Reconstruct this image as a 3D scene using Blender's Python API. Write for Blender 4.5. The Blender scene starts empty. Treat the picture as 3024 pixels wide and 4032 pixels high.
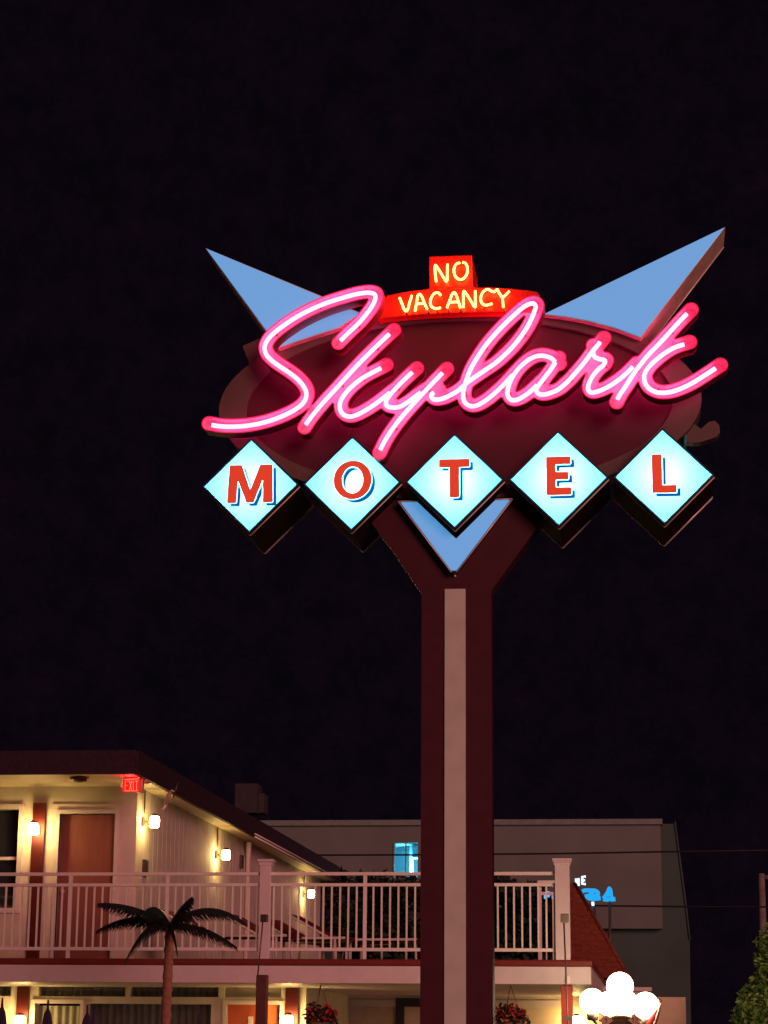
import bpy, bmesh, math, random
import numpy as np
from mathutils import Matrix, Vector
random.seed(7)
SC = bpy.context.scene
COL = SC.collection
rad = math.radians

# ------------------------------------------------------------------ camera
F_PX, PITCH, YAW, ROLL = 8487.6, 0.243202, 0.122104, 0.008334
EYE = 1.6
def _rot(v):
    x, y, z = v
    c, s = math.cos(ROLL), math.sin(ROLL); x, z = c*x - s*z, s*x + c*z
    c, s = math.cos(PITCH), math.sin(PITCH); y, z = c*y - s*z, s*y + c*z
    c, s = math.cos(YAW), math.sin(YAW); x, y = c*x - s*y, s*x + c*y
    return Vector((x, y, z))
R_, U_, F_ = _rot((1, 0, 0)), _rot((0, 0, 1)), _rot((0, 1, 0))
cam = bpy.data.cameras.new('camera'); cam.sensor_fit = 'VERTICAL'; cam.sensor_height = 36
cam.lens = 36*F_PX/4032; cam.clip_end = 2000; cam.clip_start = 0.1
camo = bpy.data.objects.new('camera', cam); COL.objects.link(camo)
M = Matrix.Identity(4)
for i in range(3):
    M[i][0], M[i][1], M[i][2] = R_[i], U_[i], -F_[i]
M[2][3] = EYE
camo.matrix_world = M
SC.camera = camo

# ------------------------------------------------------------------ night sky, street light, exposure
W = bpy.data.worlds.new('World'); SC.world = W; W.use_nodes = True
nt = W.node_tree; bgn = nt.nodes['Background']
sky = nt.nodes.new('ShaderNodeTexSky'); sky.sky_type = 'NISHITA'; sky.sun_disc = False
sky.sun_elevation = rad(-9); sky.sun_rotation = rad(200)
addn = nt.nodes.new('ShaderNodeMixRGB'); addn.blend_type = 'ADD'; addn.inputs[0].default_value = 1
addn.inputs[2].default_value = (0.030, 0.012, 0.028, 1)
nt.links.new(sky.outputs[0], addn.inputs[1]); tcw = nt.nodes.new('ShaderNodeTexCoord'); nzw = nt.nodes.new('ShaderNodeTexNoise'); nzw.inputs['Scale'].default_value = 60; nzw.inputs['Detail'].default_value = 9; nzw.inputs['Roughness'].default_value = .8
nt.links.new(tcw.outputs['Generated'], nzw.inputs[0])                                     # fine mottling added to the sky colour, in place of grain
crw = nt.nodes.new('ShaderNodeValToRGB'); nt.links.new(nzw.outputs[0], crw.inputs[0])
crw.color_ramp.elements[0].position = .38; crw.color_ramp.elements[0].color = (.020, .013, .030, 1)
crw.color_ramp.elements[1].position = .68; crw.color_ramp.elements[1].color = (.058, .022, .055, 1)
nt.links.new(crw.outputs[0], addn.inputs[2])
nt.links.new(addn.outputs[0], bgn.inputs[0])
bgn.inputs[1].default_value = 0.10
sl = bpy.data.lights.new('sun', 'SUN'); sl.energy = 1.6; sl.angle = rad(24); sl.color = (1.0, 0.37, 0.35)
so = bpy.data.objects.new('sun', sl); COL.objects.link(so)
so.rotation_euler = Vector((-0.62, 1.0, -0.24)).to_track_quat('-Z', 'Y').to_euler()
vs = SC.view_settings; vs.view_transform = 'Standard'; vs.look = 'None'; vs.exposure = 0; vs.gamma = 1
try: SC.cycles.use_denoising = True; SC.cycles.max_bounces = 6; SC.cycles.sample_clamp_indirect = 4
except Exception: pass

# ------------------------------------------------------------------ helpers
def ray(px, py):
    return R_*((px-1512)/F_PX) + U_*(-(py-2016)/F_PX) + F_
def at(px, py, Y):
    d = ray(px, py); d = d*(Y/d.y); return Vector((d.x, Y, d.z+EYE))
def atx(px, py, X):
    d = ray(px, py); d = d*(X/d.x); return Vector((X, d.y, d.z+EYE))
def atz(px, py, Z):
    d = ray(px, py); d = d*((Z-EYE)/d.z); return Vector((d.x, d.y, Z))

MATS = {}
def mat(name, col, rough=0.6, var=0.12, scale=6.0, bump=0.0, metal=0.0, spec=0.4, emit=None, estr=0.0, stretch=None):
    if name in MATS: return MATS[name]
    m = bpy.data.materials.new(name); m.use_nodes = True; n = m.node_tree.nodes; l = m.node_tree.links
    b = n['Principled BSDF']
    b.inputs['Roughness'].default_value = rough; b.inputs['Metallic'].default_value = metal
    b.inputs['Specular IOR Level'].default_value = spec
    tc = n.new('ShaderNodeTexCoord'); mp = n.new('ShaderNodeMapping'); l.new(tc.outputs['Object'], mp.inputs[0])
    if stretch: mp.inputs['Scale'].default_value = stretch
    nz = n.new('ShaderNodeTexNoise'); nz.inputs['Scale'].default_value = scale; nz.inputs['Detail'].default_value = 5
    l.new(mp.outputs[0], nz.inputs[0])
    rp = n.new('ShaderNodeValToRGB'); l.new(nz.outputs[0], rp.inputs[0])
    rp.color_ramp.elements[0].position = 0.3; rp.color_ramp.elements[1].position = 0.7
    rp.color_ramp.elements[0].color = (*[c*(1-var) for c in col], 1); rp.color_ramp.elements[1].color = (*[min(1, c*(1+var)) for c in col], 1)
    l.new(rp.outputs[0], b.inputs['Base Color'])
    if bump:
        bp = n.new('ShaderNodeBump'); bp.inputs['Strength'].default_value = bump; bp.inputs['Distance'].default_value = 0.02
        l.new(nz.outputs[0], bp.inputs['Height']); l.new(bp.outputs[0], b.inputs['Normal'])
    if emit:
        b.inputs['Emission Color'].default_value = (*emit, 1); b.inputs['Emission Strength'].default_value = estr
    MATS[name] = m; return m
def glow(name, col, s):
    if name in MATS: return MATS[name]
    m = bpy.data.materials.new(name); m.use_nodes = True; n = m.node_tree.nodes; n.clear()
    e = n.new('ShaderNodeEmission'); e.inputs[0].default_value = (*col, 1); e.inputs[1].default_value = s
    o = n.new('ShaderNodeOutputMaterial'); m.node_tree.links.new(e.outputs[0], o.inputs[0])
    MATS[name] = m; return m
def translucent(name, col):
    m = bpy.data.materials.new(name); m.use_nodes = True; n = m.node_tree.nodes; n.clear(); l = m.node_tree.links
    t = n.new('ShaderNodeBsdfTranslucent'); t.inputs[0].default_value = (*col, 1)
    g = n.new('ShaderNodeBsdfGlossy'); g.inputs[0].default_value = (.8, .8, .8, 1); g.inputs[1].default_value = .25
    mx = n.new('ShaderNodeMixShader'); mx.inputs[0].default_value = .04
    o = n.new('ShaderNodeOutputMaterial')
    l.new(t.outputs[0], mx.inputs[1]); l.new(g.outputs[0], mx.inputs[2]); l.new(mx.outputs[0], o.inputs[0])
    MATS[name] = m; return m
def glass(name, tint=(.8, .85, .9), refl=.12):
    if name in MATS: return MATS[name]
    m = bpy.data.materials.new(name); m.use_nodes = True; n = m.node_tree.nodes; n.clear(); l = m.node_tree.links
    t = n.new('ShaderNodeBsdfTransparent'); t.inputs[0].default_value = (*tint, 1)
    g = n.new('ShaderNodeBsdfGlossy'); g.inputs[1].default_value = .03
    mx = n.new('ShaderNodeMixShader'); mx.inputs[0].default_value = refl
    o = n.new('ShaderNodeOutputMaterial')
    l.new(t.outputs[0], mx.inputs[1]); l.new(g.outputs[0], mx.inputs[2]); l.new(mx.outputs[0], o.inputs[0])
    MATS[name] = m; return m

class MB:
    """collects shapes into one mesh"""
    def __init__(s): s.v = []; s.f = []; s.mi = []; s.sm = []
    def add(s, vs, fs, mi=0, smooth=False):
        o = len(s.v); s.v += [tuple(v) for v in vs]
        for f in fs: s.f.append([o+i for i in f]); s.mi.append(mi); s.sm.append(smooth)
        return s
    def box(s, x0, x1, y0, y1, z0, z1, mi=0):
        v = [(x, y, z) for x in (x0, x1) for y in (y0, y1) for z in (z0, z1)]
        return s.add(v, [(0, 1, 3, 2), (4, 6, 7, 5), (0, 4, 5, 1), (2, 3, 7, 6), (0, 2, 6, 4), (1, 5, 7, 3)], mi)
    def pxbox(s, x0, y0, x1, y1, Y, depth, mi=0):
        a = at(x0, (y0+y1)/2, Y); b = at(x1, (y0+y1)/2, Y); c = at((x0+x1)/2, y0, Y); d = at((x0+x1)/2, y1, Y)
        return s.box(a.x, b.x, Y, Y+depth, d.z, c.z, mi)
    def tube(s, pts, r, n=10, cap=True, mi=0, smooth=True):
        pts = [Vector(p) for p in pts]; N = len(pts)
        rs = r if isinstance(r, (list, tuple)) else [r]*N
        ref = None; vs = []
        for i, p in enumerate(pts):
            t = (pts[min(i+1, N-1)]-pts[max(i-1, 0)]).normalized()
            if ref is None:
                ref = t.orthogonal().normalized()
            ref = (ref - t*ref.dot(t)).normalized(); b = t.cross(ref)
            for k in range(n):
                a = 2*math.pi*k/n; vs.append(p+(ref*math.cos(a)+b*math.sin(a))*rs[i])
        fs = [(i*n+k, i*n+(k+1) % n, (i+1)*n+(k+1) % n, (i+1)*n+k) for i in range(N-1) for k in range(n)]
        if cap: fs += [tuple(range(n))[::-1], tuple((N-1)*n+k for k in range(n))]
        return s.add(vs, fs, mi, smooth)
    def prism(s, poly, y0, y1, mi=0, mi_side=None):
        """poly = list of (x, z) facing the street; y0 front, y1 back"""
        n = len(poly); ms = mi if mi_side is None else mi_side
        a = sum(poly[i][0]*poly[(i+1) % n][1]-poly[(i+1) % n][0]*poly[i][1] for i in range(n))
        if a < 0: poly = poly[::-1]
        v = [(x, y0, z) for x, z in poly]+[(x, y1, z) for x, z in poly]
        s.add(v, [tuple(range(n))], mi); s.f.append([len(s.v)-2*n+n+i for i in range(n)][::-1]); s.mi.append(mi); s.sm.append(False)
        o = len(s.v)-2*n
        for i in range(n):
            j = (i+1) % n; s.f.append([o+j, o+i, o+n+i, o+n+j]); s.mi.append(ms); s.sm.append(False)
        return s
    def ball(s, c, r, seg=24, rings=14, sx=1, sy=1, sz=1, mi=0):
        vs = []; c = Vector(c)
        for i in range(rings+1):
            th = math.pi*i/rings
            for k in range(seg):
                ph = 2*math.pi*k/seg
                vs.append(c+Vector((r*sx*math.sin(th)*math.cos(ph), r*sy*math.sin(th)*math.sin(ph), r*sz*math.cos(th))))
        fs = [(i*seg+k, (i+1)*seg+k, (i+1)*seg+(k+1) % seg, i*seg+(k+1) % seg) for i in range(rings) for k in range(seg)]
        return s.add(vs, fs, mi, True)
    def lathe(s, c, prof, n=20, mi=0):
        c = Vector(c); vs = []
        for r, z in prof:
            for k in range(n):
                a = 2*math.pi*k/n; vs.append(c+Vector((r*math.cos(a), r*math.sin(a), z)))
        P = len(prof)
        fs = [(i*n+k, i*n+(k+1) % n, (i+1)*n+(k+1) % n, (i+1)*n+k) for i in range(P-1) for k in range(n)]
        fs += [tuple(range(n))[::-1], tuple((P-1)*n+k for k in range(n))]
        return s.add(vs, fs, mi, True)
    def build(s, name, mats, parent=None, origin=None, bevel=0):
        me = bpy.data.meshes.new(name)
        o = Vector(origin) if origin is not None else Vector((0, 0, 0))
        if origin is None and parent is not None:
            q = parent
            while q is not None: o = o+q.location; q = q.parent
        me.from_pydata([tuple(Vector(v)-o) for v in s.v], [], s.f)
        for m in (mats if isinstance(mats, (list, tuple)) else [mats]): me.materials.append(m)
        me.polygons.foreach_set('material_index', s.mi); me.polygons.foreach_set('use_smooth', s.sm)
        me.update()
        ob = bpy.data.objects.new(name, me); COL.objects.link(ob)
        if parent is not None: ob.parent = parent
        elif origin is not None: ob.location = o
        if bevel:
            bv = ob.modifiers.new('bevel', 'BEVEL'); bv.width = bevel; bv.segments = 2; bv.limit_method = 'ANGLE'
        return ob
def tag(o, label, cat, group=None, kind=None):
    if label: o['label'] = label
    if cat: o['category'] = cat
    if group: o['group'] = group
    if kind: o['kind'] = kind
    return o
def thing(name, label, cat, loc=(0, 0, 0), group=None):
    o = bpy.data.objects.new(name, None); COL.objects.link(o); o.location = loc; o.empty_display_size = .2
    return tag(o, label, cat, group)
def copy_tree(o, parent=None):
    c = o.copy(); COL.objects.link(c); c.parent = parent
    for ch in list(o.children): copy_tree(ch, c)
    return c
def smooth_path(pts, sub=6):
    P = [np.array(p, float) for p in pts]; P = [2*P[0]-P[1]]+P+[2*P[-1]-P[-2]]; out = []
    for i in range(1, len(P)-2):
        for k in range(sub):
            t = k/sub; a, b, c, d = P[i-1:i+3]
            out.append(.5*(2*b+(c-a)*t+(2*a-5*b+4*c-d)*t*t+(3*b-3*c+d-a)*t**3))
    out.append(P[-2]); return out

# signed distance helpers in a vertical plane (x, z)
def sd_path(X, Z, pts, r):
    d = np.full(X.shape, 1e9)
    for (ax, az), (bx, bz) in zip(pts[:-1], pts[1:]):
        ex, ez = bx-ax, bz-az; L = ex*ex+ez*ez+1e-12
        t = np.clip(((X-ax)*ex+(Z-az)*ez)/L, 0, 1)
        d = np.minimum(d, np.hypot(X-ax-t*ex, Z-az-t*ez))
    return d-r
def sd_poly(X, Z, poly):
    d = np.full(X.shape, 1e9); ins = np.zeros(X.shape, bool); n = len(poly)
    for i in range(n):
        (ax, az), (bx, bz) = poly[i], poly[(i+1) % n]
        ex, ez = bx-ax, bz-az; t = np.clip(((X-ax)*ex+(Z-az)*ez)/(ex*ex+ez*ez+1e-12), 0, 1)
        d = np.minimum(d, np.hypot(X-ax-t*ex, Z-az-t*ez))
        if abs(ez) > 1e-9:
            c = ((az > Z) != (bz > Z)) & (X < ex*(Z-az)/ez+ax); ins ^= c
    return np.where(ins, -d, d)
def region(f, bounds, step):
    """marching squares: flat polygons of the region f<0, plus its boundary edges"""
    x0, x1, z0, z1 = bounds; nx = int((x1-x0)/step)+2; nz = int((z1-z0)/step)+2
    X, Z = np.meshgrid(x0+np.arange(nx)*step, z0+np.arange(nz)*step, indexing='ij')
    Fv = f(X, Z); Fv = np.where(np.abs(Fv) < 1e-7, 1e-7, Fv); neg = Fv < 0
    any_ = neg[:-1, :-1] | neg[1:, :-1] | neg[1:, 1:] | neg[:-1, 1:]
    V = []; idx = {}; faces = []
    def corner(i, j):
        k = (i, j)
        if k not in idx: idx[k] = len(V); V.append((X[i, j], Z[i, j]))
        return idx[k]
    def edge(a, b):
        k = (min(a, b), max(a, b), 'e')
        if k not in idx:
            fa, fb = Fv[a], Fv[b]; t = fa/(fa-fb); t = min(max(t, .003), .997)
            idx[k] = len(V); V.append((X[a]+(X[b]-X[a])*t, Z[a]+(Z[b]-Z[a])*t))
        return idx[k]
    for i, j in np.argwhere(any_):
        c = [(i, j), (i+1, j), (i+1, j+1), (i, j+1)]; poly = []
        for a, b in zip(c, c[1:]+c[:1]):
            if neg[a]: poly.append(corner(*a))
            if neg[a] != neg[b]: poly.append(edge(a, b))
        if len(poly) >= 3: faces.append(poly)
    cnt = {}
    for p in faces:
        for a, b in zip(p, p[1:]+p[:1]):
            if (b, a) in cnt: del cnt[(b, a)]
            else: cnt[(a, b)] = 1
    return V, faces, list(cnt)
def slab(mb, f, bounds, step, y0, y1, mi=0, mi_side=None):
    V, fs, be = region(f, bounds, step); n = len(V); ms = mi if mi_side is None else mi_side
    mb.add([(x, y0, z) for x, z in V], fs, mi)
    o = len(mb.v); mb.v += [(x, y1, z) for x, z in V]
    for p in fs: mb.f.append([o+i for i in p[::-1]]); mb.mi.append(mi); mb.sm.append(False)
    for a, b in be: mb.f.append([o-n+b, o-n+a, o+a, o+b]); mb.mi.append(ms); mb.sm.append(False)
    return mb

# ------------------------------------------------------------------ ground
asphalt = mat('asphalt', (.05, .05, .05), .85, .3, 3, .2)
g = MB(); g.add([(-400, -300, 0), (400, -300, 0), (400, 600, 0), (-400, 600, 0)], [(0, 1, 2, 3)])
tag(g.build('ground', asphalt), 'dark asphalt of the motel parking lot', 'ground', kind='structure')
pv = MB(); pv.box(-22, 4, 20, 60, .004, .12)
tag(pv.build('pavement', mat('concrete', (.28, .26, .24), .9, .2, 4, .2)), 'pale concrete patio around the motel', 'pavement', kind='structure')

# ================================================================== THE SIGN
maroon = mat('maroon_paint', (.055, .003, .012), .45, .15, 9, .03)
maroon_dark = mat('maroon_panel', (.070, .005, .018), .55, .12, 5, .02)
ringp = mat('ring_paint', (.115, .08, .065), .5, .1, 6, .02)
stripe_m = mat('stripe_paint', (.55, .62, .50), .5, .08, 7, .02)
chrome = mat('trim_metal', (.85, .78, .7), .35, .1, 20, 0, .2)
edge_dark = mat('bezel_blue', (.02, .05, .09), .35, .1, 20)
tanside = mat('fin_side_paint', (.72, .62, .42), .5, .15, 8, .02)
fin_lit = mat('fin_lit_acrylic', (.2, .4, .6), .3, .03, 2, 0, 0, .5, (.085, .33, .68), .86)
box_side = mat('box_side_paint', (.022, .004, .007), .8, .15, 9, 0, 0, .05)
white_in = mat('box_inside_white', (.3, .3, .3), .7, .02)
Yd = 14.0
SX = at(1790, 1891, Yd).x; SY = 14.31
sign = thing('motel_sign', 'tall motel sign with pink neon script, white letter diamonds and blue wings', 'sign', (SX, SY, 0))
HD, SP, ZC = .3355, .6985, 5.306
diam_c = [SX+SP*k for k in (-2, -1, 0, 1, 2)]
def sd_diamonds(X, Z, grow=.004):
    d = np.full(X.shape, 1e9)
    for c in diam_c: d = np.minimum(d, (np.abs(X-c)+np.abs(Z-ZC)-HD)/1.41421)
    return d-grow
# pole, stripe
a = at(1659, 2700, 14.2); b = at(1936, 2700, 14.2)
ztop = at(1790, 2345, 14.2).z
pole_poly_px = [(1660, 2400), (1660, 2338), (1540, 2160), (1440, 2030), (1380, 1930), (2230, 1915), (2170, 2000), (1935, 2326), (1935, 2400)]
pp = [(lambda q: (q.x, q.z))(at(x, y, 14.2)) for x, y in pole_poly_px]
pb = MB(); pb.box(a.x, b.x, 14.2, 14.37, 0, ztop)
pole = pb.build('pole', maroon, sign)
vb = MB(); slab(vb, lambda X, Z: np.maximum(sd_poly(X, Z, pp), -sd_diamonds(X, Z)), (pp[4][0]-.05, pp[5][0]+.05, ztop+.0005, ZC+.1), .008, 14.2, 14.37)
vb.build('yoke', maroon, sign)
sa = at(1750, 3000, 14.18); sb = at(1833, 3000, 14.18)
sm = MB(); sm.box(sa.x, sb.x, 14.186, 14.199, 0, at(1790, 2318, 14.18).z); sm.build('stripe', stripe_m, pole)
bl = MB(); q = at(1791, 2267, 14.19); bl.lathe((0, 0, 0), [(.009, 0), (.009, .012), (.004, .016)], 10)
bl.v = [(x+q.x, q.y-z+.01, y+q.z) for x, y, z in bl.v]; bl.build('bolt', chrome, pole)

# oval ring and panel
pl_, pr_ = at(866, 1604, 14.2), at(2762, 1572, 14.2); il_, ir_ = at(972, 1592, 14.2), at(2650, 1598, 14.2)
it_ = at(1830, 1264, 14.2); ocx = (pl_.x+pr_.x)/2; ocz = (il_.z+ir_.z)/2
oa = (pr_.x-pl_.x)/2; ia = (ir_.x-il_.x)/2; ib = it_.z-ocz
q = at(2522, 1332, 14.2); ob_ = abs(q.z-ocz)/math.sqrt(max(.01, 1-((q.x-ocx)/oa)**2)); ob_ = min(ob_, ib+.15)
def sd_ell(X, Z, A, B):
    r = np.hypot((X-ocx)/A, (Z-ocz)/B); return (r-1)*min(A, B)
rb = MB(); bo = (ocx-oa-.02, ocx+oa+.02, ocz-ob_-.02, ocz+ob_+.02)
slab(rb, lambda X, Z: np.maximum(np.maximum(sd_ell(X, Z, oa, ob_), -sd_ell(X, Z, ia, ib)), -sd_diamonds(X, Z)), bo, .012, 14.17, 14.43)
rb.build('oval_ring', ringp, sign)
ob2 = MB(); slab(ob2, lambda X, Z: np.maximum(sd_ell(X, Z, ia-.002, ib-.002), -sd_diamonds(X, Z)), bo, .016, 14.21, 14.39)
ob2.build('oval_panel', maroon_dark, sign)
# mounting tabs at the ends of the oval
def px_poly(l, Y): return [(lambda q: (q.x, q.z))(at(x, y, Y)) for x, y in l]
tb = MB(); tb.prism(px_poly([(955, 1362), (1040, 1325), (1075, 1400), (985, 1440)], 14.22), 14.22, 14.40); tb.build('bracket', ringp, sign)
t2 = px_poly([(2690, 1640), (2760, 1690), (2790, 1663), (2815, 1658), (2832, 1676), (2835, 1705), (2820, 1722), (2760, 1742), (2730, 1745), (2690, 1740)], 14.25)
tb = MB(); tb.prism(t2, 14.24, 14.34); tb.build('bracket', ringp, sign)
tb = MB(); tb.tube([at(2698, 1712, 14.23), at(2696, 1765, 14.23)], .011, 8); tb.build('conduit', mat('teal_pipe', (.02, .3, .28), .3, .1), sign)

# blue wings
def fin(px):
    P = px_poly(px, 14.1)
    fb = MB(); fb.prism(P, 14.105, 14.49)
    o = fb.build('wing', tanside, sign)
    cx = sum(p[0] for p in P)/len(P); cz = sum(p[1] for p in P)/len(P)
    n = len(P); ins = []
    for i in range(n):
        p0, p1, p2 = np.array(P[i-1]), np.array(P[i]), np.array(P[(i+1) % n])
        d1 = (p1-p0)/np.linalg.norm(p1-p0); d2 = (p2-p1)/np.linalg.norm(p2-p1)
        n1 = np.array([-d1[1], d1[0]]); n2 = np.array([-d2[1], d2[0]])
        if np.dot(n1, np.array([cx, cz])-p1) < 0: n1 = -n1
        if np.dot(n2, np.array([cx, cz])-p1) < 0: n2 = -n2
        k = .008/max(.35, 1+np.dot(n1, n2)); ins.append(tuple(p1+(n1+n2)*k))
    lb = MB(); lb.prism(ins, 14.096, 14.104); lb.build('lit_face', fin_lit, o)
    tr = MB()
    for k in range(n): tr.tube([(P[k][0], 14.49, P[k][1]), (P[(k+1) % n][0], 14.49, P[(k+1) % n][1])], .006, 6)
    tr.build('trim', chrome, o)
    lb = MB(); lb.prism(ins, 14.491, 14.499); lb.build('lit_face', fin_lit, o)
    return o
fin([(808, 976), (1261, 1163), (1367, 1210), (1425, 1232), (1338, 1290), (1220, 1328), (1095, 1371)])
fin([(2856, 893), (2139, 1237), (2230, 1249), (2321, 1266), (2420, 1293), (2523, 1331)])

# chevron under the T
def dpt(k, dx, dz): return (diam_c[k]+dx, ZC+dz)
c0, c1, c2, c3 = px_poly([(1567, 1971), (2018, 1967), (1797, 2253), (1777, 2253)], 14.12)
zt = (c0[1]+c1[1])/2; e = .022
dx_t = HD+e*1.41-(ZC-zt)
chev = [(c0[0], zt), (SX-dx_t, zt), (SX, ZC-HD-e*1.41), (SX+dx_t, zt), (c1[0], zt), c2, c3]
cb = MB(); cb.prism(chev, 14.125, 14.2); cv = cb.build('chevron', maroon, sign)
lb = MB(); lb.prism([(c0[0]+.018, zt-.008), (SX-dx_t-.002, zt-.008), (SX, ZC-HD-e*1.41-.008), (SX+dx_t+.002, zt-.008), (c1[0]-.018, zt-.008), (c2[0], c2[1]+.012), (c3[0], c3[1]+.012)], 14.117, 14.1245)
lb.build('lit_face', fin_lit, cv)
tr = MB()
for p, q in ((chev[0], chev[6]), (chev[5], chev[4]), (chev[0], chev[1]), (chev[3], chev[4])):
    tr.tube([(p[0], 14.122, p[1]), (q[0], 14.122, q[1])], .005, 6)
tr.build('trim', chrome, cv)

# letter diamonds
face_m = translucent('diamond_acrylic', (.85, .95, .98))
red_v = glow('letter_red_vinyl', (.74, .05, .022), 1.0); blue_v = glow('letter_blue_vinyl', (.008, .10, .33), 1.0)
def rounded(poly, r): return lambda X, Z: sd_poly(X, Z, poly)-r
def letter_sdf(ch, cx, cz):
    # half height .158; corner rounding r, strokes given with square outline shrunk by r
    H = .148; r = .008
    kx = {'M': .87, 'T': .77, 'E': .77, 'L': .92, 'O': 1}[ch]
    def P(l): return [(cx+(x+(-.009 if ch == 'L' else 0))*kx, cz+z*.845) for x, z in l]
    if ch == 'M':
        pts = [(-.172, -H), (-.117, -H), (-.108, H*.55), (-.022, -H), (.022, -H), (.106, H*.55), (.113, -H), (.172, -H), (.165, H), (.083, H), (0, -H*.52), (-.078, H), (-.158, H)]
    elif ch == 'T':
        pts = [(-.13, H-.048), (-.13, H), (.118, H), (.118, H-.048), (.028, H-.048), (.028, -H), (-.036, -H), (-.036, H-.048)]
    elif ch == 'E':
        pts = [(-.096, -H), (-.096, H), (.096, H), (.096, H-.044), (-.034, H-.044), (-.034, .022), (.077, .022), (.077, -.022), (-.034, -.022), (-.034, -H+.044), (.10, -H+.044), (.10, -H)]
    elif ch == 'L':
        pts = [(-.07, -H), (-.07, H), (-.014, H), (-.014, -H+.044), (.088, -H+.044), (.088, -H)]
    if ch == 'O':
        def f(X, Z):
            o = (np.hypot((X-cx)/.130, (Z-cz)/.135)-1)*.130; i = (np.hypot((X-cx)/.072, (Z-cz)/.094)-1)*.072
            return np.maximum(o, -i)
        return f
    return rounded(P(pts), r)
offs = {'M': (0, .012), 'O': (.005, .022), 'T': (.002, .018), 'E': (0, .018), 'L': (.004, .017)}
for k, ch in enumerate('MOTEL'):
    cx = diam_c[k]; w = .012
    d_out = [(cx, ZC+HD), (cx+HD, ZC), (cx, ZC-HD), (cx-HD, ZC)]; h2 = HD-w*1.41
    d_in = [(cx, ZC+h2), (cx+h2, ZC), (cx, ZC-h2), (cx-h2, ZC)]
    b = MB()
    for i in range(4):
        j = (i+1) % 4; y0, y1 = Yd, 14.62
        o0, o1, i0, i1 = d_out[i], d_out[j], d_in[i], d_in[j]
        v = [(o0[0], y0, o0[1]), (o1[0], y0, o1[1]), (o1[0], y1, o1[1]), (o0[0], y1, o0[1]), (i0[0], y0, i0[1]), (i1[0], y0, i1[1]), (i1[0], y1, i1[1]), (i0[0], y1, i0[1])]
        b.add(v, [(0, 1, 2, 3)], 0); b.add(v, [(7, 6, 5, 4)], 1); b.add(v, [(0, 4, 5, 1), (3, 2, 6, 7)], 2)
    dia = b.build('letter_diamond', [box_side, white_in, edge_dark], sign)
    dia['label'] = 'lit white diamond box bearing a red %s with blue shadow' % ch
    tr = MB()
    for i in range(4):
        j = (i+1) % 4; tr.tube([(d_out[i][0], 14.615, d_out[i][1]), (d_out[j][0], 14.615, d_out[j][1])], .009, 6)
    tr.build('trim', chrome, dia)
    tr = MB()
    for i in (1, 2):
        p, q = d_out[i], d_out[i+1]; tr.tube([(p[0], Yd+.045, p[1]-.004), (q[0], Yd+.045, q[1]-.004)], .006, 6)
    tr.build('retainer', tanside, dia)
    for yf in (Yd+.004, 14.616):
        fm = MB(); fm.add([(x, yf, z) for x, z in d_in], [(0, 1, 2, 3)]); fm.build('lit_face', face_m, dia)
    lx, lz = cx+offs[ch][0], ZC+offs[ch][1]
    f = letter_sdf(ch, lx, lz); f2 = letter_sdf(ch, lx+.024, lz-.023)
    bd = (lx-.2, lx+.22, lz-.21, lz+.19)
    lm = MB(); slab(lm, f, bd, .004, Yd-.003, Yd+.001); le = lm.build('letter', red_v, dia)
    lm = MB(); slab(lm, lambda X, Z: np.maximum(f2(X, Z), .006-f(X, Z)), bd, .004, Yd-.0015, Yd+.002); ls = lm.build('letter_shadow', blue_v, dia)
    for src in (le, ls):                                     # the same lettering reads from the far side
        c = src.copy(); COL.objects.link(c); c.parent = dia; c.rotation_euler = (0, 0, math.pi)
        c.location = (2*(cx-SX), .001, 0)
    for dy in (-.14, .14):
        L = bpy.data.lights.new('lamp', 'POINT'); L.energy = 9.5; L.color = (.165, .75, 1.0); L.shadow_soft_size = .05
        lo = bpy.data.objects.new('lamp', L); COL.objects.link(lo); lo.parent = dia; lo.location = (cx-SX, dy, ZC)

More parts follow.
